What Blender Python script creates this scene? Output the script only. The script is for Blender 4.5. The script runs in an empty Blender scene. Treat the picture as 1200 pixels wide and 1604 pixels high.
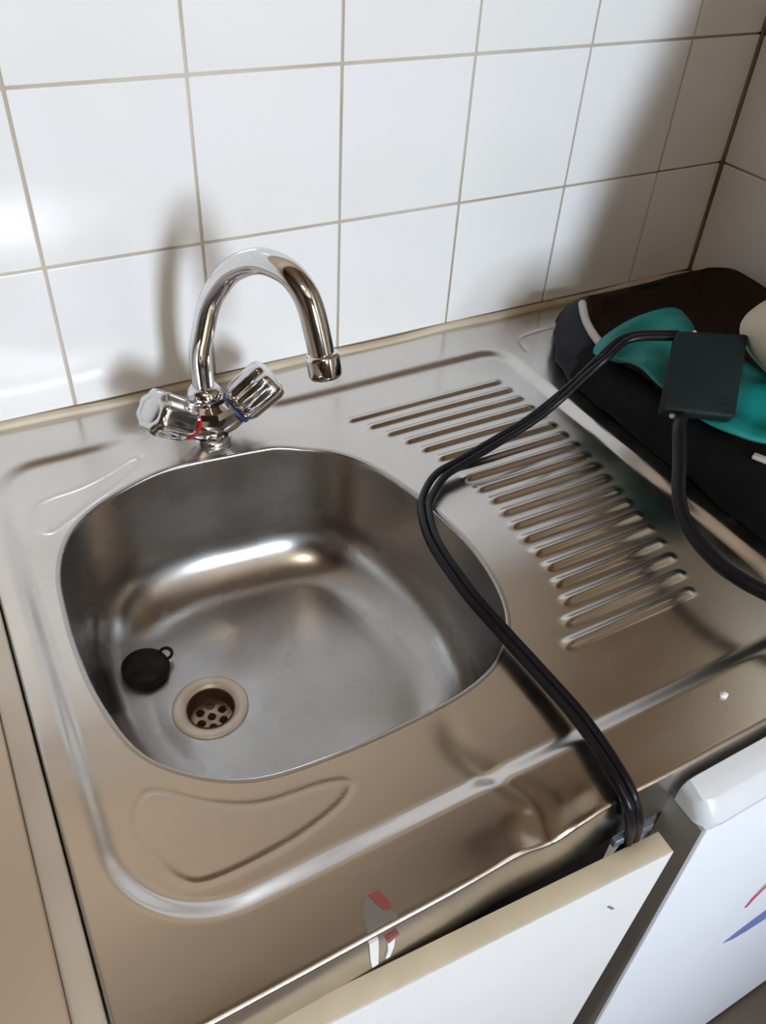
import bpy, bmesh, math, random
import numpy as np
from mathutils import Vector, Matrix, Euler
random.seed(4)
S = bpy.context.scene
COL = S.collection
Z0 = 0.9                                   # counter top above the floor; builders work in counter coordinates

# ------------------------------------------------------------------ camera, light, exposure
cam = bpy.data.objects.new('camera', bpy.data.cameras.new('camera'))
COL.objects.link(cam)
cam.location = (-0.23288, -0.76296, 0.49433 + Z0)
cam.rotation_euler = (0.855777, -0.051817, -0.498149)
cam.data.sensor_fit = 'VERTICAL'
cam.data.sensor_height = 24.0
cam.data.lens = 1284.451 / 1604 * 24.0
cam.data.clip_start = 0.01
S.camera = cam

world = bpy.data.worlds.new('sky'); S.world = world
world.use_nodes = True
bg = world.node_tree.nodes['Background']
bg.inputs['Color'].default_value = (0.72, 0.84, 1.0, 1)
bg.inputs['Strength'].default_value = 1.2

def area(name, loc, rot, sx, sy, power, color):
    l = bpy.data.lights.new(name, 'AREA'); l.shape = 'RECTANGLE'; l.size = sx; l.size_y = sy
    l.energy = power; l.color = color
    o = bpy.data.objects.new(name, l); COL.objects.link(o)
    o.location = loc; o.rotation_euler = rot
    return o
# daylight through the one window, in the wall opposite the sink
WX0, WX1, WZ0, WZ1, WY = -0.18, 0.25, 0.30, 1.14, -2.7
area('window_daylight', ((WX0+WX1)/2, WY-0.16, (WZ0+WZ1)/2+Z0), (math.radians(90), 0, 0), WX1-WX0+.1, WZ1-WZ0+.1, 81, (0.785, 0.89, 1.0))

S.view_settings.view_transform = 'Standard'
S.view_settings.look = 'None'
S.view_settings.gamma = 1
S.view_settings.use_curve_mapping = False
S.view_settings.exposure = 0.62

# ------------------------------------------------------------------ materials
def mat(name, color, rough=0.5, metal=0.0, spec=0.5, coat=0.0, noise=None, bump=None, rnoise=None, sheen=0.0, trans=0.0):
    """principled; noise = (scale, amount, stretch xyz, second colour), bump = (scale, distance, stretch)"""
    m = bpy.data.materials.new(name); m.use_nodes = True
    nt = m.node_tree; b = nt.nodes['Principled BSDF']
    b.inputs['Base Color'].default_value = (*color, 1)
    b.inputs['Roughness'].default_value = rough
    b.inputs['Metallic'].default_value = metal
    b.inputs['Specular IOR Level'].default_value = spec
    b.inputs['Coat Weight'].default_value = coat
    b.inputs['Sheen Weight'].default_value = sheen
    b.inputs['Transmission Weight'].default_value = trans
    tc = nt.nodes.new('ShaderNodeTexCoord')
    def tex(scale, stretch, detail=2):
        mp = nt.nodes.new('ShaderNodeMapping'); mp.inputs['Scale'].default_value = stretch
        nt.links.new(tc.outputs['Object'], mp.inputs['Vector'])
        n = nt.nodes.new('ShaderNodeTexNoise'); n.inputs['Scale'].default_value = scale; n.inputs['Detail'].default_value = detail
        nt.links.new(mp.outputs['Vector'], n.inputs['Vector'])
        return n.outputs['Fac']
    if noise:
        sc, amt, st, c2 = noise
        f = tex(sc, st)
        r = nt.nodes.new('ShaderNodeMapRange'); r.interpolation_type = 'SMOOTHERSTEP'; r.inputs['From Min'].default_value = 0.2; r.inputs['From Max'].default_value = 0.8
        nt.links.new(f, r.inputs['Value'])
        mx = nt.nodes.new('ShaderNodeMix'); mx.data_type = 'RGBA'
        mx.inputs['A'].default_value = (*color, 1); mx.inputs['B'].default_value = (*c2, 1)
        nt.links.new(r.outputs['Result'], mx.inputs['Factor'])
        nt.links.new(mx.outputs['Result'], b.inputs['Base Color'])
    if rnoise:
        sc, amt, st = rnoise
        f = tex(sc, st)
        r = nt.nodes.new('ShaderNodeMapRange'); r.interpolation_type = 'SMOOTHERSTEP'; r.inputs['From Min'].default_value = .15; r.inputs['From Max'].default_value = .85
        r.inputs['To Min'].default_value = max(0, rough-amt); r.inputs['To Max'].default_value = rough+amt
        nt.links.new(f, r.inputs['Value']); nt.links.new(r.outputs['Result'], b.inputs['Roughness'])
    if bump:
        sc, dist, st = bump
        f = tex(sc, st)
        bp = nt.nodes.new('ShaderNodeBump'); bp.inputs['Distance'].default_value = dist; bp.inputs['Strength'].default_value = 0.6
        nt.links.new(f, bp.inputs['Height']); nt.links.new(bp.outputs['Normal'], b.inputs['Normal'])
    return m
U = (1, 1, 1)
M_tile = mat('white glazed tile', (0.83, 0.83, 0.84), 0.16, spec=0.5, noise=(6, .3, U, (0.80, 0.80, 0.79)), bump=(9, .0006, U))
M_grout = mat('stained grout', (0.64, 0.58, 0.48), 0.8, noise=(5, .4, U, (0.42, 0.34, 0.24)))
M_cornergrout = mat('brown corner grout', (0.30, 0.20, 0.11), 0.8, noise=(9, .4, U, (0.18, 0.11, 0.06)))
M_plaster = mat('cream plaster', (0.63, 0.485, 0.345), 0.8, bump=(60, .001, U))
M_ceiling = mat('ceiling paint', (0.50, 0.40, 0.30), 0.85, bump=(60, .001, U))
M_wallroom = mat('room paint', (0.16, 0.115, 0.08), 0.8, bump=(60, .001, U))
M_floor = mat('brown vinyl floor', (0.24, 0.19, 0.15), 0.5, noise=(14, .4, U, (0.24, 0.19, 0.15)))
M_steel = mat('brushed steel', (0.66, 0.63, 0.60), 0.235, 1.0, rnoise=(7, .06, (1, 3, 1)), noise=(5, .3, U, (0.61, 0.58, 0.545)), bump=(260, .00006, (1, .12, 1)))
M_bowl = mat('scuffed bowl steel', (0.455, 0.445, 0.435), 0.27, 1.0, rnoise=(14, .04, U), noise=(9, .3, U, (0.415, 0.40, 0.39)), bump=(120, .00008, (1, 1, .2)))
M_worktop = mat('matte worktop steel', (0.66, 0.57, 0.46), 0.45, 0.7, noise=(4, .3, (3, .6, 1), (0.60, 0.51, 0.41)), bump=(200, .00008, (1, .1, 1)))
M_trim = mat('pale edge trim', (0.74, 0.70, 0.62), 0.5, 0.5, noise=(8, .3, U, (0.54, 0.48, 0.40)))
M_chrome = mat('chrome', (0.72, 0.72, 0.73), 0.08, 1.0, rnoise=(30, .04, U))
M_chrome_dull = mat('limescaled chrome', (0.66, 0.66, 0.66), 0.18, 1.0, rnoise=(60, .08, U))
M_red = mat('red ring', (0.40, 0.02, 0.015), 0.35)
M_blue = mat('blue ring', (0.02, 0.035, 0.10), 0.35)
M_rubber = mat('black rubber', (0.006, 0.006, 0.008), 0.55, spec=.25, noise=(60, .4, U, (0.02, 0.02, 0.022)))
M_cable = mat('black cable', (0.006, 0.006, 0.009), 0.36, spec=.25)
M_flange = mat('pale drain ring', (0.84, 0.82, 0.78), 0.35, 0.15, noise=(40, .4, U, (0.70, 0.66, 0.58)))
M_drain = mat('dirty drain cup', (0.05, 0.028, 0.016), 0.45, 0.3, noise=(90, .4, U, (0.09, 0.045, 0.02)))
M_strainer = mat('brass strainer', (0.30, 0.20, 0.11), 0.35, 0.8, noise=(80, .4, U, (0.42, 0.36, 0.30)))
M_seal = mat('aged sealant', (0.62, 0.55, 0.43), 0.5, noise=(8, .4, U, (0.45, 0.36, 0.25)))
M_door = mat('white door laminate', (0.80, 0.80, 0.80), 0.35, noise=(10, .3, U, (0.77, 0.77, 0.765)))
M_dooredge = mat('beige door edge', (0.56, 0.49, 0.36), 0.55, noise=(30, .4, U, (0.48, 0.42, 0.31)))
M_carcass = mat('cabinet board', (0.22, 0.19, 0.15), 0.7, noise=(20, .4, U, (0.19, 0.16, 0.13)))
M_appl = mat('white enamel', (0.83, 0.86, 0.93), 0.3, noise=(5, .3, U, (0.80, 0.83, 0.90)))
M_applshade = mat('shade-greyed appliance side', (0.34, 0.335, 0.32), 0.5, noise=(8, .3, U, (0.29, 0.285, 0.27)))  # darker grey paints in the shade the door throws on this side
M_appltop = mat('pale grey plastic top', (0.62, 0.64, 0.67), 0.3, noise=(8, .3, U, (0.58, 0.60, 0.63)))
M_logoblue = mat('blue print', (0.16, 0.22, 0.48), 0.4)
M_logored = mat('red print', (0.55, 0.10, 0.14), 0.4)
M_logogrey = mat('grey print', (0.42, 0.44, 0.50), 0.4)
M_bag = mat('black nylon', (0.004, 0.004, 0.005), 0.7, spec=.12, noise=(25, .4, U, (0.006, 0.006, 0.007)), bump=(40, .002, U))
M_navy = mat('navy nylon', (0.008, 0.008, 0.018), 0.6, spec=.2, noise=(25, .4, U, (0.012, 0.012, 0.024)), bump=(40, .002, U))
M_lining = mat('dark brown lining', (0.018, 0.009, 0.006), 0.7, spec=.15, noise=(14, .4, U, (0.024, 0.012, 0.008)), bump=(30, .003, U))
M_piping = mat('pale piping', (0.50, 0.49, 0.47), 0.5)
M_teal = mat('teal cloth', (0.000, 0.24, 0.235), 0.55, noise=(12, .4, U, (0.0, 0.19, 0.175)), bump=(70, .0015, U))
M_box = mat('dark green-black plastic', (0.007, 0.014, 0.013), 0.6, spec=.18, noise=(30, .4, U, (0.011, 0.018, 0.018)), bump=(160, .0008, U))
M_cream = mat('cream cloth', (0.62, 0.56, 0.44), 0.8, noise=(8, .4, U, (0.55, 0.48, 0.36)), bump=(50, .003, U))
M_white = mat('white print', (0.72, 0.72, 0.72), 0.4)
M_stickgrey = mat('worn grey film', (0.24, 0.24, 0.23), 0.4, 0.4)
M_stickred = mat('worn red print', (0.26, 0.07, 0.06), 0.5)
M_blueclip = mat('blue-grey bracket', (0.14, 0.18, 0.21), 0.4, 0.5)
M_glass = mat('window glass', (1, 1, 1), 0.0, trans=1.0)
M_frame = mat('window paint', (0.75, 0.75, 0.74), 0.4)

# ------------------------------------------------------------------ helpers
ORI = {}
def origin(parent):
    o = Vector((0, 0, 0))
    while parent is not None:
        o += ORI.get(parent.name, Vector((0, 0, 0))); parent = parent.parent
    return o
def empty(name, loc, label, cat, group=None):
    o = bpy.data.objects.new(name, None); COL.objects.link(o)
    o.empty_display_size = 0.03
    o.location = (loc[0], loc[1], loc[2] + Z0); ORI[o.name] = Vector(loc)
    o['label'] = label; o['category'] = cat
    if group: o['group'] = group
    return o
def link(name, me, m, parent=None, kind=None, label=None, smooth=True, angle=None):
    """me is given in counter coordinates; the object is moved so that it sits at its parent's origin"""
    ms = m if isinstance(m, (list, tuple)) else [m]
    for x in ms: me.materials.append(x)
    o = bpy.data.objects.new(name, me); COL.objects.link(o)
    org = origin(parent)
    if parent is None:
        o.location = (0, 0, Z0)
    else:
        me.transform(Matrix.Translation(-org)); o.parent = parent
    ORI[o.name] = Vector((0, 0, 0))
    if smooth:
        me.polygons.foreach_set('use_smooth', [True]*len(me.polygons))
        if angle: me.set_sharp_from_angle(angle=math.radians(angle))
    if kind: o['kind'] = kind
    if label: o['label'] = label
    return o
def bm_mesh(bm):
    bmesh.ops.recalc_face_normals(bm, faces=bm.faces)
    me = bpy.data.meshes.new('m'); bm.to_mesh(me); bm.free(); return me
def add_box(bm, x0, x1, y0, y1, z0, z1, bev=0.0, seg=2):
    b2 = bmesh.new()
    bmesh.ops.create_cube(b2, size=1)
    for v in b2.verts:
        v.co = ((x0+x1)/2 + v.co.x*(x1-x0), (y0+y1)/2 + v.co.y*(y1-y0), (z0+z1)/2 + v.co.z*(z1-z0))
    if bev: bmesh.ops.bevel(b2, geom=b2.edges[:], offset=bev, segments=seg, profile=.5, affect='EDGES')
    t = bpy.data.meshes.new('t'); b2.to_mesh(t); b2.free(); bm.from_mesh(t); bpy.data.meshes.remove(t)
def box_me(*a, **k):
    bm = bmesh.new(); add_box(bm, *a, **k); return bm_mesh(bm)
def catmull(P, n=10, closed=False):
    P = [np.array(p, float) for p in P]; out = []
    N = len(P); rng = range(N if closed else N-1)
    for i in rng:
        p0 = P[(i-1) % N] if closed or i > 0 else 2*P[0]-P[1]
        p1 = P[i]; p2 = P[(i+1) % N]
        p3 = P[(i+2) % N] if closed or i+2 < N else 2*P[-1]-P[-2]
        for k in range(n):
            t = k/n
            out.append(.5*((2*p1)+(-p0+p2)*t+(2*p0-5*p1+4*p2-p3)*t*t+(-p0+3*p1-3*p2+p3)*t**3))
    if not closed: out.append(P[-1])
    return np.array(out)
def tube(bm, P, r, seg=12, closed=False, caps=True):
    P = [Vector(p) for p in P]; n = len(P)
    rs = r if hasattr(r, '__len__') else [r]*n
    t0 = (P[1]-P[0]).normalized()
    up = Vector((0, 0, 1)) if abs(t0.z) < .9 else Vector((1, 0, 0))
    nrm = (up - t0*up.dot(t0)).normalized(); rings = []
    for i in range(n):
        if closed: t = (P[(i+1) % n]-P[i-1]).normalized()
        else: t = (P[min(i+1, n-1)]-P[max(i-1, 0)]).normalized()
        nrm = (nrm - t*nrm.dot(t)).normalized(); b = t.cross(nrm)
        rings.append([bm.verts.new(P[i]+(nrm*math.cos(2*math.pi*k/seg)+b*math.sin(2*math.pi*k/seg))*rs[i]) for k in range(seg)])
    for i in range(n if closed else n-1):
        a, c = rings[i], rings[(i+1) % n]
        for k in range(seg): bm.faces.new((a[k], a[(k+1) % seg], c[(k+1) % seg], c[k]))
    if caps and not closed:
        bm.faces.new(rings[0]); bm.faces.new(rings[-1])
def tube_me(P, r, seg=12, closed=False):
    bm = bmesh.new(); tube(bm, P, r, seg, closed); return bm_mesh(bm)
def lathe(bm, base, axis, prof, seg=32, lobes=0, amp=0.0, caps=True):
    """prof = [(along, radius)] swept round the axis from base"""
    base = Vector(base); ax = Vector(axis).normalized()
    u = ax.orthogonal().normalized(); w = ax.cross(u); rings = []
    for (a, r) in prof:
        ring = []
        for k in range(seg):
            th = 2*math.pi*k/seg
            rr = r*(1+amp*math.cos(lobes*th)) if lobes else r
            ring.append(bm.verts.new(base+ax*a+(u*math.cos(th)+w*math.sin(th))*rr))
        rings.append(ring)
    for i in range(len(rings)-1):
        for k in range(seg): bm.faces.new((rings[i][k], rings[i][(k+1) % seg], rings[i+1][(k+1) % seg], rings[i+1][k]))
    if caps: bm.faces.new(rings[0]); bm.faces.new(rings[-1])
def lathe_me(*a, **k):
    bm = bmesh.new(); lathe(bm, *a, **k); return bm_mesh(bm)
def prism_me(poly, axis, a0, a1, bev=0):
    """polygon in the plane across axis (x or z), extruded from a0 to a1"""
    bm = bmesh.new()
    mk = (lambda p, a: (a, p[0], p[1])) if axis == 'x' else (lambda p, a: (p[0], p[1], a))
    A = [bm.verts.new(mk(p, a0)) for p in poly]; B = [bm.verts.new(mk(p, a1)) for p in poly]
    bm.faces.new(A); bm.faces.new(B[::-1]); n = len(poly)
    for i in range(n): bm.faces.new((A[i], A[(i+1) % n], B[(i+1) % n], B[i]))
    bmesh.ops.recalc_face_normals(bm, faces=bm.faces)
    if bev: bmesh.ops.bevel(bm, geom=bm.edges[:], offset=bev, segments=2, profile=.5, affect='EDGES')
    return bm_mesh(bm)
def pyd(V, F):
    me = bpy.data.meshes.new('m'); me.from_pydata([tuple(v) for v in V], [], F); me.update(); return me
def sstep(a, b, x):
    t = np.clip((x-a)/(b-a), 0, 1); return t*t*(3-2*t)
def seg_dist(px, py, poly, closed=False):
    P = np.array(poly, float); Q = np.roll(P, -1, 0)
    if not closed: P, Q = P[:-1], Q[:-1]
    best = np.full(px.shape, 1e9)
    for (ax, ay), (bx, by) in zip(P[:, :2], Q[:, :2]):
        dx, dy = bx-ax, by-ay; t = np.clip(((px-ax)*dx+(py-ay)*dy)/(dx*dx+dy*dy+1e-15), 0, 1)
        best = np.minimum(best, (px-ax-t*dx)**2+(py-ay-t*dy)**2)
    return np.sqrt(best)
def inside(px, py, poly):
    r = np.zeros(px.shape, bool); n = len(poly)
    for i in range(n):
        x0, y0 = poly[i][:2]; x1, y1 = poly[(i+1) % n][:2]
        if y0 == y1: continue
        c = ((y0 > py) != (y1 > py)) & (px < (x1-x0)*(py-y0)/(y1-y0)+x0)
        r ^= c
    return r

# ------------------------------------------------------------------ room
XR = 0.7134                                # right tiled wall
XL, YF, ZC = -1.9, WY, 1.6
G = 0.0025
wall_back = link('wall_back', box_me(XL, XR+.1, G, .12, -Z0, ZC), [M_grout], kind='structure')
wall_right = link('wall_right', box_me(XR+G, XR+.12, YF, G, -Z0, ZC), [M_grout], kind='structure')
link('wall_left', box_me(XL-.12, XL, YF-.12, .12, -Z0, ZC), M_wallroom, kind='structure')
bm = bmesh.new()
add_box(bm, XL, WX0, YF-.12, YF, -Z0, ZC); add_box(bm, WX1, XR+.12, YF-.12, YF, -Z0, ZC)
add_box(bm, WX0, WX1, YF-.12, YF, -Z0, WZ0); add_box(bm, WX0, WX1, YF-.12, YF, WZ1, ZC)
link('wall_front', bm_mesh(bm), M_wallroom, kind='structure', smooth=False)
bm = bmesh.new()
for (a, b, c, d) in ((WX0, WX0+.04, WZ0, WZ1), (WX1-.04, WX1, WZ0, WZ1), (WX0+.04, WX1-.04, WZ0, WZ0+.04), (WX0+.04, WX1-.04, WZ1-.04, WZ1)):
    add_box(bm, a, b, YF-.09, YF-.04, c, d)
link('window_1', bm_mesh(bm), M_frame, kind='structure', smooth=False)
link('floor', box_me(XL-.12, XR+.12, YF-.12, .12, -Z0-.1, -Z0), M_floor, kind='structure')
link('ceiling', box_me(XL-.12, XR+.12, YF-.12, .12, ZC, ZC+.1), M_ceiling, kind='structure')

# tiles, one object each, 150 mm with 3 mm joints
T = 0.15; J = 0.0013; ZB = 0.1563
def tile_me(a0, a1, z0, z1, side):
    me = box_me(a0+J, a1-J, 0, .006, z0+J, z1-J, bev=.0012, seg=2)
    if side: me.transform(Matrix(((0, 1, 0, XR), (1, 0, 0, 0), (0, 0, 1, 0), (0, 0, 0, 1))))
    return me
def wall_tiles(wall, cols, rows, side):
    cache = {}
    for (a0, a1) in cols:
        for (z0, z1) in rows:
            key = (round(a1-a0, 4), round(z1-z0, 4))
            ax = 0 if not side else 1
            if key not in cache:
                w, h = (a1-a0)/2, (z1-z0)/2
                me = tile_me(-w, w, -h, h, False)
                if side: me.transform(Matrix.Rotation(math.radians(-90), 4, 'Z'))
                me.materials.append(M_tile)
                cache[key] = me
            o = bpy.data.objects.new('tile', cache[key]); COL.objects.link(o); o.parent = wall
            c, zc = (a0+a1)/2, (z0+z1)/2
            j = random.uniform(-.0003, .0003)
            o.location = (c, j, zc) if not side else (XR+j, c, zc)
            o.rotation_euler = (random.uniform(-.002, .002), random.uniform(-.0015, .0015), random.uniform(-.002, .002))
rows = [(ZB-T, ZB)] + [(ZB+k*T, ZB+(k+1)*T) for k in range(2)]
wall_tiles(wall_back, [(k*T, (k+1)*T) for k in range(-5, 4)] + [(4*T, XR-.001)], rows, False)
wall_tiles(wall_right, [(-(k+1)*T-.002, -k*T-.002) for k in range(0, 5)], rows, True)
# plaster above the tiles
link('plaster_panel', box_me(XL, XR, 0, .0024, ZB+2*T+.002, ZC), M_plaster, wall_back)
link('plaster_panel', box_me(XR, XR+.0024, YF, 0, ZB+2*T+.002, ZC), M_plaster, wall_right)
link('plaster_panel', box_me(XR, XR+.0024, YF, -5*T-.004, -Z0, ZB+2*T), M_plaster, wall_right)

# sealant beads
def bead(name, P, r):
    link(name, tube_me(catmull(P, 6), r, 8), M_seal, kind='structure')
bead('trim_1', [(x, -.001-.0012*math.sin(x*37), .0015+.001*math.sin(x*23)) for x in np.linspace(-1.0, XR-.002, 30)], .0055)
bead('trim_2', [(XR-.002-.001*math.sin(y*41), y, .0015+.001*math.sin(y*29)) for y in np.linspace(-.002, -.6, 18)], .0055)
link('trim_3', tube_me([(XR-.0005, -.0005, z) for z in np.linspace(.004, ZB+2*T, 12)], .0022, 8), M_cornergrout, kind='structure')

# ------------------------------------------------------------------ the sink
SX0, SX1, SY = -0.2655, XR-.003, -0.6
outline_pts = [(-.2205, -.27), (-.215, -.22), (-.195, -.174), (-.154, -.143), (-.097, -.1325), (-.04, -.136), (.03, -.147), (.075, -.180), (.101, -.245),
               (.113, -.326), (.108, -.386), (.093, -.428), (.066, -.457), (.025, -.4725), (-.04, -.478), (-.1, -.477), (-.145, -.470), (-.18, -.448),
               (-.206, -.415), (-.2185, -.36), (-.2215, -.31)]
OUT = catmull(outline_pts, 14, closed=True)
REC = -0.0056                              # pressed field lies this much under the rim
sink = empty('kitchen_sink', (0.22, -.3, 0), 'stainless steel inset sink with one bowl and a ribbed drainer along the tiled wall', 'sink')

def field(X, Y):
    # rounded rectangle of the pressed field, with its own radius at each corner
    x0, x1, y0, y1 = -.2435, .336, -.5455, -.067
    cx, cy = (x0+x1)/2, (y0+y1)/2; hx, hy = (x1-x0)/2, (y1-y0)/2
    r = np.where(Y > cy, np.where(X < cx, .040, .030), .068)
    qx, qy = np.abs(X-cx)-hx+r, np.abs(Y-cy)-hy+r
    sd = np.minimum(np.maximum(qx, qy), 0)+np.hypot(np.maximum(qx, 0), np.maximum(qy, 0))-r
    rec = 1-sstep(-.0078, .0078, sd)
    # raised pad for the tap
    pad = sstep(-.155, -.095, X)*(1-sstep(.005, .050, X))*sstep(-.172, -.142, Y)
    rec = rec*(1-pad)
    h = REC*rec
    # drainer ribs
    ys = np.array([-.115, -.144, -.183, -.217, -.26, -.30, -.36, -.40, -.437, -.477])[::-1]
    xl = np.array([.092, .114, .136, .152, .160, .165, .160, .158, .146, .116])[::-1]
    xr = np.array([.298, .301, .302, .303, .303, .300, .290, .283, .274, .258])[::-1]
    for i in range(19):
        yc = -.124-.0194*i
        a, b = np.interp(yc, ys, xl), np.interp(yc, ys, xr)
        m = np.abs(Y-yc) < .0068
        c = np.cos(np.pi*(Y-yc)/.0136)**2
        e = sstep(a-.003, a+.008, X)*(1-sstep(b-.008, b+.003, X))
        h = h+np.where(m, .0032*c*e, 0)
    # embossed panels
    for poly, cl in PANELS:
        d = seg_dist(X, Y, poly, cl)
        h = h-(.00055 if poly[0][1] < -.3 else .0011)*np.exp(-(d/.0017)**2)
    # the sheet is buckled where its front edge was hit
    cr = np.exp(-((X-.003-.012*np.sin(Y*40))/.010)**2)*(1-sstep(-.53, -.475, Y))
    h = h-.0024*cr
    dm = np.exp(-((X-.012)/.035)**2)*(1-sstep(-.598, -.572, Y))
    h = h-.0045*dm*(.6+.4*np.sin(X*150+1.2))
    h = h+.003*np.exp(-((X-.042)/.016)**2)*(1-sstep(-.598, -.58, Y))
    # slight unevenness of thin sheet
    h = h+.0005*np.sin(X*17+Y*9)*np.sin(Y*21-X*5)
    return h
PANELS = [
    (catmull([(-.213, -.124), (-.172, -.116), (-.122, -.099), (-.113, -.106), (-.131, -.121), (-.165, -.139), (-.191, -.156), (-.213, -.168), (-.222, -.152)], 5, True), True),
    (catmull([(-.222, -.467), (-.217, -.455), (-.205, -.451), (-.175, -.476), (-.145, -.491), (-.105, -.496), (-.088, -.503), (-.10, -.514), (-.14, -.523), (-.192, -.524), (-.210, -.513), (-.219, -.491)], 5, True), True),
    (catmull([(.362, -.085), (.372, -.060), (.40, -.052), (.5, -.050), (.6, -.052)], 5), False),
]
# evenly spaced outline of the bowl opening with inward normals
N = 220
L = np.concatenate([[0], np.cumsum(np.hypot(*(np.roll(OUT, -1, 0)-OUT).T))])
s = np.linspace(0, L[-1], N, endpoint=False)
OC = np.vstack([OUT, OUT[:1]])
R0 = np.stack([np.interp(s, L, OC[:, 0]), np.interp(s, L, OC[:, 1])], 1)
for _ in range(6): R0 = .5*R0+.25*np.roll(R0, 1, 0)+.25*np.roll(R0, -1, 0)
R0 = R0+0
tan = np.roll(R0, -1, 0)-np.roll(R0, 1, 0); tan /= np.linalg.norm(tan, axis=1)[:, None]
cen = R0.mean(0)
nor = np.stack([-tan[:, 1], tan[:, 0]], 1)
sg = np.sign(((cen-R0)*nor).sum(1))[:, None]; nor = nor*sg
def smooth(v, n=30):
    for _ in range(n): v = .5*v+.25*np.roll(v, 1, 0)+.25*np.roll(v, -1, 0)
    return v
nor = smooth(nor, 20); nor /= np.linalg.norm(nor, axis=1)[:, None]
EDGE = .0046
OUT = R0
OFF = R0-nor*EDGE                          # where the flat sheet ends and the rounded lip of the bowl begins
OFD = catmull([tuple(p) for p in OFF], 10, closed=True)
RL = .0024
STEP = .002
xs = np.arange(SX0+.003, SX1+1e-6, STEP); ysv = np.arange(SY+.003, -.0005, STEP)[::-1]
X, Y = np.meshgrid(xs, ysv)
din = inside(X, Y, OUT.tolist())
dd = seg_dist(X, Y, OUT, True)
sd = np.where(din, -dd, dd)
H = field(X, Y)
V = np.stack([X, Y, H], -1).reshape(-1, 3)
ny, nx = X.shape
keep = (sd > EDGE+0.0002).reshape(-1)
F = []; idx = np.arange(ny*nx).reshape(ny, nx)
q = np.stack([idx[:-1, :-1], idx[1:, :-1], idx[1:, 1:], idx[:-1, 1:]], -1).reshape(-1, 4)
kq = keep[q]; full = kq.all(1)
# snap the rim vertices of the opening on to its outline
use = np.zeros(ny*nx, bool); use[q[full].ravel()] = True
cutv = np.zeros(ny*nx, bool); cutv[q[~full].ravel()] = True
rim = np.nonzero(use & cutv & keep)[0]
for i in rim:
    d = (OFD[:, 0]-V[i, 0])**2+(OFD[:, 1]-V[i, 1])**2; k = int(d.argmin())
    V[i, 0], V[i, 1] = OFD[k]
V[rim, 2] = field(V[rim, 0], V[rim, 1])
Fq = q[full]
V = V.tolist(); F = Fq.tolist()
# folded edges: the front lip and the left lip
def fold(ids, nx_, ny_, depth, n=5):
    prev = list(ids); R = .003
    base = [V[i][:] for i in ids]
    for s in range(1, n+2):
        cur = []
        for b in base:
            if s <= n:
                a = s/n*math.pi/2; o, dz = R*math.sin(a), -R*(1-math.cos(a))
            else:
                o, dz = R, -depth
            wob = .0012*math.sin(b[0]*60)*math.exp(-((b[0]-.02)/.07)**2)*(1 if ny_ else 0)
            V.append([b[0]+nx_*o, b[1]+ny_*(o+wob), b[2]+dz if s <= n else dz+.002*math.sin(b[0]*25)*(1 if ny_ else 0)]); cur.append(len(V)-1)
        for k in range(len(cur)-1): F.append([prev[k], cur[k], cur[k+1], prev[k+1]])
        prev = cur
fold(idx[-1, :].tolist(), 0, -1, .060)
fold(idx[::-1, 0].tolist(), -1, 0, .012)
me = pyd(V, F)
bm = bmesh.new(); bm.from_mesh(me)
bmesh.ops.delete(bm, geom=[v for v in bm.verts if not v.link_faces], context='VERTS')
bmesh.ops.recalc_face_normals(bm, faces=bm.faces)
bm.to_mesh(me); bm.free()
deck = link('sink_deck', me, M_steel, sink)
if deck.data.polygons[1000].normal.z < 0: deck.data.flip_normals()

# bowl
DR = np.array([-.127, -.304]); BD = -.146
h0 = field(R0[:, 0], R0[:, 1])-RL
rings = []
for o in (.0062, .0054, .0044, .0034, .0024, .0018, .0013, .0009, .0005, .0002):
    P = R0-nor*o; f = field(P[:, 0], P[:, 1])
    f = f-(RL-math.sqrt(max(RL**2-(RL-min(o, RL))**2, 0)))-(.0006 if o > .006 else .0002 if o > .0048 else 0)
    rings.append((P, f))
rings.append((R0, h0-.001))
dw = np.hypot(R0[:, 0]-DR[0], R0[:, 1]-DR[1])
RF = smooth(np.clip(dw-.0335-.010-.014, .022, .054), 40)      # the fillet is tighter where the waste is near the wall
ZW = -.1415+RF*math.sin(math.radians(84))
for k in range(1, 9):
    t = k/8; rings.append((R0+nor*(.0115*t**1.5), h0*(1-t)+t*ZW-.001*(1-t)))
for k in range(1, 13):
    a = k/12*math.radians(84)
    rings.append((smooth(R0+nor*(.0115+RF*(1-math.cos(a)))[:, None], 2*k), ZW-RF*math.sin(a)))
last, zl = rings[-1][0], float(rings[-1][1].mean())
ang = np.arctan2(last[:, 1]-DR[1], last[:, 0]-DR[0])
circ = DR+.0335*np.stack([np.cos(ang), np.sin(ang)], 1)
for k in range(1, 15):
    t = k/14
    rings.append((last*(1-t)+circ*t, np.full(N, zl+(BD-zl)*(1-(1-t)**1.6))))
V = []; F = []
for P, z in rings:
    for i in range(N): V.append((P[i, 0], P[i, 1], float(z[i])))
for k in range(len(rings)-1):
    for i in range(N):
        F.append((k*N+i, k*N+(i+1) % N, (k+1)*N+(i+1) % N, (k+1)*N+i))
me = pyd(V, F)
bm = bmesh.new(); bm.from_mesh(me); bmesh.ops.recalc_face_normals(bm, faces=bm.faces); bm.to_mesh(me); bm.free()
if sum(p.normal.z for p in me.polygons) < 0: me.flip_normals()
link('bowl', me, M_bowl, sink)

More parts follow.
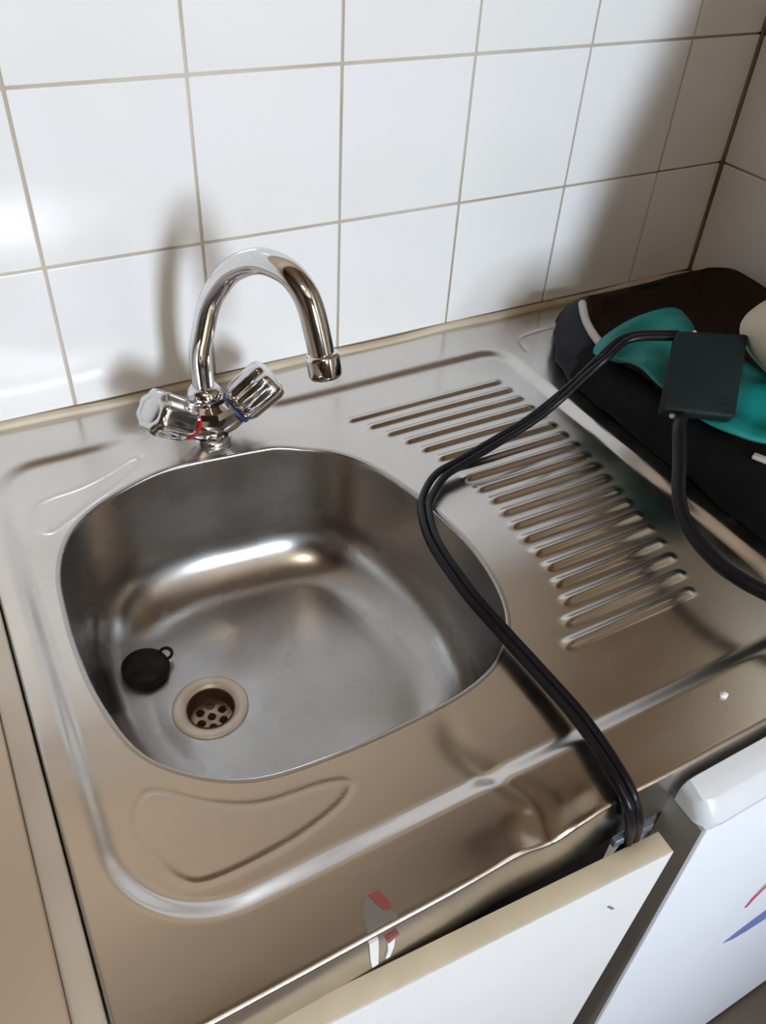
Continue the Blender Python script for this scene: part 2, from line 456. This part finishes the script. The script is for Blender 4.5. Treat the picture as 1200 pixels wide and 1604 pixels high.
# waste: pale ring, dark cup, holed strainer
dz = BD
waste = link('drain_ring', lathe_me((DR[0], DR[1], dz-.002), (0, 0, 1), [(0, .0215), (0, .0345), (.0026, .0350), (.0040, .0335), (.0040, .0290), (.0030, .0250), (-.001, .0215)], 48, caps=False), M_flange, sink, label='pale metal ring round the drain')
bm = bmesh.new()
lathe(bm, (DR[0], DR[1], dz-.024), (0, 0, 1), [(0, .0205), (.022, .0222), (.0235, .0222), (.0225, .0208), (.003, .0190), (.002, .003)], 40, caps=False)
link('drain_cup', bm_mesh(bm), M_drain, waste)
bm = bmesh.new()
R = .0195; ringsv = []
holes = [(0, 0)] + [(.0118*math.cos(a), .0118*math.sin(a)) for a in np.arange(6)*math.pi/3+.3]
n = 44; st = 2*R/n
g = {}
for i in range(n+1):
    for j in range(n+1):
        x, y = -R+i*st, -R+j*st
        if math.hypot(x, y) <= R and all(math.hypot(x-hx, y-hy) > .0036 for hx, hy in holes):
            g[i, j] = (bm.verts.new((DR[0]+x, DR[1]+y, dz-.0145)), bm.verts.new((DR[0]+x, DR[1]+y, dz-.0155)))
for (i, j) in g:
    if all(k in g for k in ((i+1, j), (i, j+1), (i+1, j+1))):
        c = [g[i, j], g[i+1, j], g[i+1, j+1], g[i, j+1]]
        bm.faces.new([v[0] for v in c]); bm.faces.new([v[1] for v in c[::-1]])
link('strainer', bm_mesh(bm), M_strainer, waste, smooth=False, label='brass-coloured strainer plate with round holes')

# sticker remains on the front lip
lip = SY-.0012
def lip_me(P, off=.0006):
    """flat shape on the vertical lip, P = (x, z)"""
    bm = bmesh.new(); A = [bm.verts.new((x, SY-off, z)) for x, z in P]; B = [bm.verts.new((x, SY+.0004, z)) for x, z in P]
    bm.faces.new(A); bm.faces.new(B[::-1])
    for i in range(len(P)): bm.faces.new((A[i], A[(i+1) % len(P)], B[(i+1) % len(P)], B[i]))
    return bm_mesh(bm)
def top_me(P, z0=0.0, th=.0005):
    bm = bmesh.new()
    def zz(x, y): return float(field(np.array([x]), np.array([y]))[0])
    A = [bm.verts.new((x, y, zz(x, y)+th+z0)) for x, y in P]; B = [bm.verts.new((x, y, zz(x, y)-.0003)) for x, y in P]
    bm.faces.new(A); bm.faces.new(B[::-1])
    for i in range(len(P)): bm.faces.new((A[i], A[(i+1) % len(P)], B[(i+1) % len(P)], B[i]))
    return bm_mesh(bm)
st_ = link('sticker', top_me([(-.1235, -.5965), (-.1205, -.586), (-.116, -.579), (-.112, -.5785), (-.1085, -.589), (-.104, -.592), (-.103, -.5965)]), M_stickgrey, sink, smooth=False, label='torn grey and red sticker folded over the front edge')
link('red_patch', top_me([(-.113, -.578), (-.106, -.578), (-.1035, -.587), (-.1045, -.591), (-.109, -.590), (-.1115, -.584)], th=.0011), M_stickred, st_, smooth=False)
link('red_patch', lip_me([(-.113, -.012), (-.106, -.008), (-.104, -.013), (-.111, -.018)], .0018), M_stickred, st_, smooth=False)
link('white_strip', lip_me([(-.1245, -.004), (-.1185, -.004), (-.1175, -.02), (-.1165, -.043), (-.1205, -.044), (-.1225, -.03)], .0014), M_white, st_, smooth=False)
link('white_strip', lip_me([(-.1115, -.017), (-.1065, -.014), (-.1065, -.03), (-.1085, -.042), (-.1115, -.042), (-.1105, -.03)], .0014), M_white, st_, smooth=False)

# ------------------------------------------------------------------ mixer tap
TX, TY = -.0395, -.101
tap = empty('mixer_tap', (TX, TY, 0), 'chrome kitchen mixer tap with swan-neck spout and two knobs behind the bowl', 'tap')
link('base_flange', lathe_me((TX, TY, -.002), (0, 0, 1), [(0, .0185), (.004, .0195), (.007, .0185), (.009, .014)], 40), M_chrome_dull, tap)
bm = bmesh.new()
lathe(bm, (TX, TY, .006), (0, 0, 1), [(0, .0120), (.004, .0135), (.024, .0265), (.031, .0270), (.036, .0235), (.040, .0165), (.044, .0150)], 8)
KD = {-1: (-.74, -.24, .60), 1: (.80, -.06, .60)}
for sgn in (-1, 1):
    lathe(bm, (TX+sgn*.008, TY-.001, .018), KD[sgn], [(0, .015), (.010, .0165), (.018, .0165), (.020, .0145)], 24)
link('tap_body', bm_mesh(bm), M_chrome, tap, angle=25)
link('spout_collar', lathe_me((TX-.003, TY+.002, .046), (0, 0, 1), [(0, .0155), (.002, .0165), (.010, .0165), (.013, .0140), (.016, .0118)], 32), M_chrome, tap)
sp = [(0, .050), (-.001, .075), (.0, .098), (.0078, .1213), (.0195, .1512), (.0342, .1742), (.0573, .1985), (.0897, .2166), (.1189, .2190), (.1362, .2115), (.1464, .1986), (.1545, .1760), (.1590, .160)]
az = math.radians(20); D = (math.sin(az), -math.cos(az))
def spt(a, z): return (TX-.003+D[0]*a, TY+.002+D[1]*a, z)
link('spout', tube_me(catmull([spt(a, z) for a, z in sp], 8), .0105, 24), M_chrome, tap)
e0 = Vector(spt(.1586, .164)); e1 = Vector(spt(.1628, .147))
link('aerator', lathe_me(e0, e1-e0, [(0, .0108), (.001, .0130), (.004, .0136), (.017, .0136), (.0195, .0130), (.020, .0112), (.017, .0100), (.0165, .001)], 32), M_chrome, tap)
for sgn, mring, nm in ((-1, M_red, 'hot_ring'), (1, M_blue, 'cold_ring')):
    ax = Vector(KD[sgn]).normalized(); b = Vector((TX+sgn*.008, TY-.001, .018))
    kn = link('tap_knob', lathe_me(b+ax*.0235, ax, [(0, .0135), (.002, .0185), (.008, .0205), (.040, .0215), (.045, .0200), (.0475, .0150), (.0465, .0120), (.0462, .002)], 64, 8, .055), M_chrome_dull if sgn < 0 else M_chrome, tap, label='left ribbed knob with red ring' if sgn < 0 else 'right ribbed chrome knob')
    link(nm, lathe_me(b+ax*.0200, ax, [(0, .0150), (0, .0182), (.0036, .0182), (.0036, .0150)], 32), mring, kn, angle=30)
    bm = bmesh.new(); lathe(bm, b+ax*.0690, ax, [(0, .0118), (.0010, .0118), (.0022, .0080), (.0022, .001)], 24)
    link('knob_cap', bm_mesh(bm), M_chrome_dull, kn, angle=30)

# ------------------------------------------------------------------ plug, crumb
PX, PY, PZ = -.1690, -.2430, -.1435
plug = empty('sink_plug', (PX, PY, PZ), 'black rubber sink plug lying in the bowl beside the drain', 'plug')
link('plug_body', lathe_me((PX, PY, PZ), (.10, .05, 1), [(0, .0200), (.004, .0222), (.010, .0225), (.014, .0205), (.0165, .0150), (.0175, .006), (.0175, .001)], 36), M_rubber, plug)
c = Vector((PX+.0225, PY+.0065, PZ+.0115)); ring = []
for k in range(16):
    a = 2*math.pi*k/16
    ring.append(c+Vector((.0058*math.cos(a), .0058*math.sin(a), .0012*math.sin(a))))
link('ring_loop', tube_me(ring, .0017, 8, True), M_rubber, plug)
bm = bmesh.new(); bmesh.ops.create_icosphere(bm, subdivisions=2, radius=.0028)
for v in bm.verts:
    v.co *= 1+.25*math.sin(v.co.x*2000+v.co.y*1500)
    v.co.z *= .55; v.co.x *= 1.3
    v.co += Vector((.194, -.568, .0012))
cr = link('crumb', bm_mesh(bm), M_white); cr['label'] = 'tiny white crumb on the bare steel near the front edge'; cr['category'] = 'crumb'

# ------------------------------------------------------------------ adjoining worktop on the left
wt = empty('worktop', (-.6, -.3, -.04), 'dull steel worktop with pale edge strip left of the sink', 'worktop')
link('worktop_slab', box_me(-1.2, -.2835, -.615, -.008, -.04, .0005, bev=.002), M_worktop, wt)
link('edge_strip', box_me(-.2830, -.2669, -.615, -.008, -.04, .0022, bev=.0018), M_trim, wt, label='pale strip along the sink edge')
cb = empty('base_cabinet', (-.73, -.3, -.9), 'base cabinet under the worktop left of the sink', 'cabinet')
link('cabinet_body', box_me(-1.2, -.285, -.58, -.01, -.9, -.0405), M_carcass, cb, smooth=False)
link('door', box_me(-1.19, -.290, -.598, -.5805, -.80, -.045, bev=.001), M_door, cb)

# ------------------------------------------------------------------ sink cabinet with its door ajar
sc = empty('sink_cabinet', (-.08, -.3, -.9), 'white sink base cabinet with beige-edged door standing ajar', 'cabinet')
bm = bmesh.new()
add_box(bm, -.264, -.248, -.58, -.01, -.9, -.066); add_box(bm, .1142, .1232, -.58, -.01, -.9, -.066)
add_box(bm, -.248, .1142, -.024, -.01, -.9, -.066); add_box(bm, -.248, .1142, -.58, -.024, -.80, -.784)
add_box(bm, -.248, .1142, -.54, -.525, -.9, -.80)
link('cabinet_body', bm_mesh(bm), M_carcass, sc, smooth=False)
# door front runs from the hinge at the left to its free edge at the right
a = Vector((-.2600, -.6095)); b = Vector((.1035, -.6300)); d = (b-a).normalized(); nrm = Vector((-d.y, d.x)); th = .0165
def door_prism(o0, o1, z0, z1, e0=0.0, e1=0.0, bev=0):
    p = [a+d*e0+nrm*o0, b-d*e1+nrm*o0, b-d*e1+nrm*o1, a+d*e0+nrm*o1]
    return prism_me([(q.x, q.y) for q in p], 'z', z0, z1, bev)
door = link('door', door_prism(0, .0010, -.86, -.0502), M_door, sc, smooth=False)
link('door_core', door_prism(.0011, th, -.86, -.0500, bev=.0006), M_dooredge, door, label='beige door edge')
def on_door(P, off=.0004):
    bm = bmesh.new()
    f = lambda t, z, o: (a.x+d.x*t-nrm.x*o, a.y+d.y*t-nrm.y*o, z)
    A = [bm.verts.new(f(t, z, off)) for t, z in P]; B = [bm.verts.new(f(t, z, -.0002)) for t, z in P]
    bm.faces.new(A); bm.faces.new(B[::-1])
    for i in range(len(P)): bm.faces.new((A[i], A[(i+1) % len(P)], B[(i+1) % len(P)], B[i]))
    return bm_mesh(bm)
t0 = .325
link('scratch', on_door([(t0-.006, -.096), (t0-.004, -.095), (t0+.004, -.107), (t0+.002, -.1075)]), M_carcass, door, smooth=False)
clip = link('hinge_bracket', prism_me([(.066, -.6090), (.100, -.6110), (.100, -.6055), (.066, -.6045)], 'z', -.0490, -.0405, .0008), M_blueclip, sc, label='blue-grey metal bracket behind the door top')

# ------------------------------------------------------------------ white appliance under the drainer
ap = empty('kitchen_appliance', (.42, -.35, -.9), 'white appliance with grey top panel right of the ajar cabinet door', 'appliance')
AX0, AX1 = .1245, .700
FY0, FY1 = -.6330, -.6520                  # the front leans out a little towards the floor
bm = bmesh.new()
P = [(AX0+.0031, -.60), (AX0+.0031, FY0+.003), (AX0+.0040, FY0+.0008), (AX0+.006, FY0), (AX1, FY0), (AX1, -.60)]
Q = [(x, y+(FY1-FY0) if y < -.6001 else y) for x, y in P]
A = [bm.verts.new((x, y, -.038)) for x, y in P]; B = [bm.verts.new((x, y, -.895)) for x, y in Q]
bm.faces.new(A); bm.faces.new(B[::-1])
for i in range(len(P)): bm.faces.new((A[i], A[(i+1) % len(P)], B[(i+1) % len(P)], B[i]))
link('front_panel', bm_mesh(bm), M_appl, ap, angle=40)
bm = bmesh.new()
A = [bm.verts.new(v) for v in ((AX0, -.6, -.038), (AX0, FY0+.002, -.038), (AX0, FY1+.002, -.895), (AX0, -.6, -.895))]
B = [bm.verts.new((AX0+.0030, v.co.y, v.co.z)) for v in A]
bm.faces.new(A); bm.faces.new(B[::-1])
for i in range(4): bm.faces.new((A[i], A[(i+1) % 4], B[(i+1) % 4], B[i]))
link('shaded_side_panel', bm_mesh(bm), M_applshade, ap, smooth=False, label='appliance side greyed to stand in for shade beside the door')
link('casing', box_me(AX0+.002, AX1, -.5995, -.06, -.895, -.075, bev=.004), M_appl, ap, angle=40)
prof = [(-.6045, -.036), (-.6045, -.0125), (-.6060, -.0090), (-.6135, -.0108), (-.6145, -.0112), (-.6225, -.0140), (-.6240, -.0150), (-.6325, -.0270), (-.6345, -.0310), (-.6340, -.0370)]
bm = bmesh.new()
ends = [(0.0, .0, .10), (.0012, .25, .5), (.004, .6, .85), (.009, .9, 1.0), (.016, 1, 1), (AX1-AX0, 1, 1)]
cy_, cz_ = -.6175, -.036
rr = []
for (dx, ky, kz) in ends:
    rr.append([bm.verts.new((AX0-.0015+dx, -.6045+(y+.6045)*(.62+.38*ky), -.036+(z+.036)*(.55+.45*kz) if z > -.036 else z)) for y, z in prof])
for i in range(len(rr)-1):
    for k in range(len(prof)-1): bm.faces.new((rr[i][k], rr[i][k+1], rr[i+1][k+1], rr[i+1][k]))
    bm.faces.new((rr[i][-1], rr[i][0], rr[i+1][0], rr[i+1][-1]))
bm.faces.new(rr[0]); bm.faces.new(rr[-1])
link('top_panel', bm_mesh(bm), M_appltop, ap, angle=28, label='grey plastic top with rounded front edge')
for (x, y) in ((AX0+.05, -.56), (AX1-.05, -.56), (AX0+.05, -.12), (AX1-.05, -.12)):
    link('foot', lathe_me((x, y, -.9), (0, 0, 1), [(0, .02), (.0055, .02)], 16), M_rubber, ap)
def on_front(P, off):
    bm = bmesh.new()
    fy = lambda z: FY0+(FY1-FY0)*(-.038-z)/.857
    A = [bm.verts.new((x, fy(z)-off, z)) for x, z in P]; B = [bm.verts.new((x, fy(z)+.0003, z)) for x, z in P]
    bm.faces.new(A); bm.faces.new(B[::-1])
    for i in range(len(P)): bm.faces.new((A[i], A[(i+1) % len(P)], B[(i+1) % len(P)], B[i]))
    return bm_mesh(bm)
LOGO = dict(blue=[(.306, -.4190), (.324, -.4100), (.345, -.4040), (.372, -.3980), (.400, -.3900), (.400, -.4400), (.375, -.4400), (.350, -.4370), (.326, -.4310)],
            red=[(.296, -.325), (.299, -.305), (.308, -.292), (.325, -.285), (.345, -.285), (.345, -.292), (.325, -.294), (.312, -.301), (.304, -.315), (.300, -.328)],
            grey=[(.300, -.300), (.306, -.286), (.318, -.277), (.340, -.273), (.340, -.284), (.320, -.285), (.309, -.292), (.303, -.302)])
em = link('emblem', on_front(LOGO['blue'], .0006), M_logoblue, ap, smooth=False, label='blue swoosh and red curve printed on the front')
link('red_curve', on_front(LOGO['red'], .0008), M_logored, em, smooth=False)
link('grey_curve', on_front(LOGO['grey'], .0006), M_logogrey, em, smooth=False)

# ------------------------------------------------------------------ bag, cloth, box, sack at the right end
bag = empty('holdall_bag', (.53, -.29, 0), 'black soft bag lying open on the steel by the corner', 'bag')
FP = catmull([(.357, -.26), (.360, -.18), (.385, -.112), (.430, -.060), (.500, -.031), (.600, -.026), (.680, -.036), (.700, -.10), (.702, -.30), (.700, -.50), (.66, -.550), (.5, -.565), (.40, -.545), (.359, -.47), (.356, -.37)], 10, True)
n = len(FP)
tanb = np.roll(FP, -1, 0)-np.roll(FP, 1, 0); tanb /= np.linalg.norm(tanb, axis=1)[:, None]
nb = np.stack([-tanb[:, 1], tanb[:, 0]], 1); cb_ = FP.mean(0)
nb *= np.sign(((cb_-FP)*nb).sum(1))[:, None]; nb = smooth(nb, 6); nb /= np.linalg.norm(nb, axis=1)[:, None]
def hb(x, y): return .050+.006*math.sin(x*23+1)*math.sin(y*19)-.022*float(sstep(-.10, -.03, y))
prof = [(.004, 0.002, 0), (0, .12, 0), (-.003, .35, 0), (.000, .62, 0), (.007, .85, 0), (.018, .98, 0), (.028, 1.0, 0)]
def loft(prof, wob=.0015):
    V = []; F = []
    for j, (dd_, k, ab) in enumerate(prof):
        for i in range(n):
            x, y = FP[i]+nb[i]*dd_
            w = wob*math.sin(i*.9+j*1.3)+wob*math.sin(i*.37-j*.7)
            V.append((x+nb[i][0]*w, y+nb[i][1]*w, max(.0008, hb(x, y)*k+w*.6)))
    for j in range(len(prof)-1):
        for i in range(n): F.append((j*n+i, j*n+(i+1) % n, (j+1)*n+(i+1) % n, (j+1)*n+i))
    return V, F, j+1
V, F, jl = loft(prof)
me = pyd(V, F)
# the back left corner of the bag is navy, the rest black
bo = link('bag_side', me, [M_bag, M_navy], bag)
for p in me.polygons:
    x, y = (p.center.x+.53, p.center.y-.29)
    if x < .46 and y > -.17: p.material_index = 1
prof2 = [(.028, 1.0, 0), (.034, .93, 0), (.040, .70, 0), (.050, .45, 0), (.075, .32, 0), (.11, .28, 0), (.14, .30, 0)]
V, F, jl = loft(prof2)
V.append((cb_[0], cb_[1], .016)); c0 = len(V)-1
for i in range(n): F.append((jl*n+i, jl*n+(i+1) % n, c0))
link('bag_lining', pyd(V, F), M_lining, bag, label='dark brown inside of the bag')
pip = [FP[i]+nb[i]*.024 for i in range(n)]
sel = [i for i in range(n) if .375 < pip[i][0] < .440 and -.195 < pip[i][1] < -.10]
link('piping', tube_me([(pip[i][0], pip[i][1], hb(*pip[i])+.004) for i in sel], .0048, 10), M_piping, bag, label='pale piping along the navy corner')
link('strap', prism_me([(.376, -.405), (.383, -.402), (.398, -.432), (.391, -.436)], 'z', .0520, .0560, .001), M_piping, bag, label='short pale strap end')

# teal cloth: bunched sheet over the mouth of the bag
TP = catmull([(.352, -.203, .062), (.398, -.181, .066), (.438, -.174, .070), (.477, -.180, .076), (.490, -.192, .072), (.482, -.222, .064), (.486, -.250, .062), (.488, -.280, .064), (.486, -.330, .064), (.472, -.405, .064), (.440, -.425, .062), (.401, -.401, .058), (.382, -.373, .057), (.371, -.341, .058), (.366, -.288, .066), (.374, -.249, .064), (.364, -.222, .062)], 6, True)
n2 = len(TP); ct = TP.mean(0); ct[2] = .058; K = 12
V = []; F = []
for k in range(K):
    t = k/K
    for i in range(n2):
        p = TP[i]*(1-t)+ct*t
        w = .0045*math.sin(p[0]*75+p[1]*40)*min(1, t*5)+.0035*math.sin(p[0]*45-p[1]*110+.8)*min(1, t*5)
        V.append((p[0], p[1], p[2]+w))
V.append(tuple(ct)); c0 = len(V)-1
for k in range(K-1):
    for i in range(n2): F.append((k*n2+i, k*n2+(i+1) % n2, (k+1)*n2+(i+1) % n2, (k+1)*n2+i))
for i in range(n2): F.append(((K-1)*n2+i, (K-1)*n2+(i+1) % n2, c0))
cloth = link('teal_cloth', pyd(V, F), M_teal)
m_ = cloth.modifiers.new('thickness', 'SOLIDIFY'); m_.thickness = .003; m_.offset = -1
cloth['label'] = 'crumpled teal cloth lying over the mouth of the black bag'; cloth['category'] = 'cloth'

# dark square box resting on the cloth
TLc, TRc, BRc, BLc = Vector((.384, -.274, .118)), Vector((.447, -.309, .118)), Vector((.381, -.372, .076)), Vector((.325, -.331, .076))
nn = (TRc-TLc).cross(BLc-TLc).normalized()
if nn.z > 0: nn = -nn
bxo = empty('adapter_box', ((TLc+BRc)/2+nn*.016)[:], 'dark green-black square box with a cable at each end on the teal cloth', 'box')
bm = bmesh.new(); A = [bm.verts.new(v) for v in (TLc, TRc, BRc, BLc)]; cc = (TLc+TRc+BRc+BLc)/4
B = [bm.verts.new(cc+(v-cc)*.97+nn*.016) for v in (TLc, TRc, BRc, BLc)]
bm.faces.new(A); bm.faces.new(B[::-1])
for i in range(4): bm.faces.new((A[i], A[(i+1) % 4], B[(i+1) % 4], B[i]))
bmesh.ops.recalc_face_normals(bm, faces=bm.faces)
bmesh.ops.bevel(bm, geom=bm.edges[:], offset=.004, segments=3, profile=.5, affect='EDGES')
link('box_shell', bm_mesh(bm), M_box, bxo, angle=35)
for p0, s_ in ((BLc*.80+BRc*.20+nn*.010, .0030), (TLc*.74+TRc*.26+nn*.004, .0022)):
    bm = bmesh.new(); bmesh.ops.create_icosphere(bm, subdivisions=2, radius=s_)
    for v in bm.verts: v.co = v.co*1.0+p0
    link('white_stud', bm_mesh(bm), M_white, bxo, label='small white stud')

# cream sack; its tall part out of view is shaped to shade the wall corner
V = []; F = []; seg = 28
ringsS = [(0, .592, -.38, .066, .066), (.03, .590, -.378, .078, .076), (.05, .582, -.372, .092, .087), (.066, .568, -.366, .122, .110), (.09, .556, -.364, .130, .114), (.115, .554, -.384, .138, .112), (.15, .555, -.42, .14, .105),
          (.20, .560, -.435, .138, .10), (.27, .572, -.44, .124, .1), (.35, .587, -.44, .11, .1), (.45, .60, -.44, .09, .1), (.55, .612, -.44, .06, .08), (.60, .616, -.44, .03, .04), (.61, .617, -.44, .012, .014)]
for j, (z, cx, cy, rx, ry) in enumerate(ringsS):
    for k in range(seg):
        t = 2*math.pi*k/seg; w = 1+.03*math.sin(3*t+z*14)+.02*math.sin(7*t-z*23)
        V.append((cx+rx*w*math.cos(t), cy+ry*w*math.sin(t), .018+z))
for j in range(len(ringsS)-1):
    for k in range(seg): F.append((j*seg+k, j*seg+(k+1) % seg, (j+1)*seg+(k+1) % seg, (j+1)*seg+k))
F.append(tuple(range(seg))[::-1]); F.append(tuple(range((len(ringsS)-1)*seg, len(ringsS)*seg)))
sk = link('cloth_sack', pyd(V, F), M_cream)
sb = sk.modifiers.new('soft', 'SUBSURF'); sb.levels = 2; sb.render_levels = 2
sk['label'] = 'pale cream cloth bundle behind the dark box at the right edge, its unseen top added to shade the corner'; sk['category'] = 'sack'

# ------------------------------------------------------------------ cables
P1 = [(.392, -.272, .108), (.353, -.245, .100), (.317, -.249, .085), (.287, -.238, .045), (.25, -.239, .025), (.211, -.241, .0135), (.161, -.250, .0075), (.134, -.257, .0055), (.108, -.277, .005), (.093, -.297, .007), (.076, -.341, .011), (.0705, -.404, .011), (.075, -.449, .006), (.077, -.497, .0065), (.0765, -.540, .009), (.0715, -.578, .011), (.0695, -.601, .005), (.0725, -.6090, -.012), (.0790, -.6100, -.035), (.0840, -.6080, -.07), (.080, -.600, -.14)]
C = catmull(P1, 8)
cable = empty('power_cable', (.1, -.3, 0), 'black twin cable running from the box over the bowl into the cabinet', 'cable')
for sgn, nm in ((-1, 'strand'), (1, 'strand')):
    pts = []
    for i in range(len(C)):
        t = C[min(i+1, len(C)-1)]-C[max(i-1, 0)]; h = math.hypot(t[0], t[1])
        side = np.array([-t[1], t[0], 0])/h if h > 1e-4 else np.array([1, 0, 0])
        if C[i][2] < -.005 or C[i][1] < -.606: side = np.array([1., 0, 0])*1.0
        # the strands part a little where the cable turns over the bowl rim
        g_ = .0034+.0012*math.exp(-((C[i][0]-.125)/.03)**2-((C[i][1]+.262)/.03)**2)
        pts.append(C[i]+side*sgn*g_+np.array([0, 0, .0006]))
    link(nm, tube_me(pts, .0037, 12), M_cable, cable)
P2 = [(.340, -.345, .070), (.321, -.360, .074), (.302, -.386, .060), (.281, -.413, .045), (.269, -.442, .035), (.265, -.477, .031), (.268, -.503, .031), (.275, -.523, .031), (.287, -.551, .033), (.31, -.585, .02), (.33, -.612, -.02), (.335, -.66, -.10)]
P2 = P2[:9]+[(.310, -.575, .022), (.36, -.585, .0095), (.44, -.582, .0085)]
cab2 = link('power_lead', tube_me(catmull(P2, 8), .0062, 14), M_cable)
cab2['label'] = 'thick black lead dropping from the box lower edge past the drainer'; cab2['category'] = 'cable'

# ------------------------------------------------------------------ unseen ceiling lamp, added as dim warm fill
cl = empty('fill_lamp', (-.5, -1.3, 1.54), 'small round unseen ceiling lamp added for warm fill light', 'lamp')
link('fill_lamp_housing', lathe_me((-.5, -1.3, 1.5995), (0, 0, -1), [(0, .19), (.030, .19), (.034, .180), (.034, .02)], 40), M_frame, cl)
area('fill_lamp_light', (-.5, -1.3, 1.56+Z0), (0, 0, 0), 0.3, 0.3, 4.0, (1.0, 0.78, 0.55))
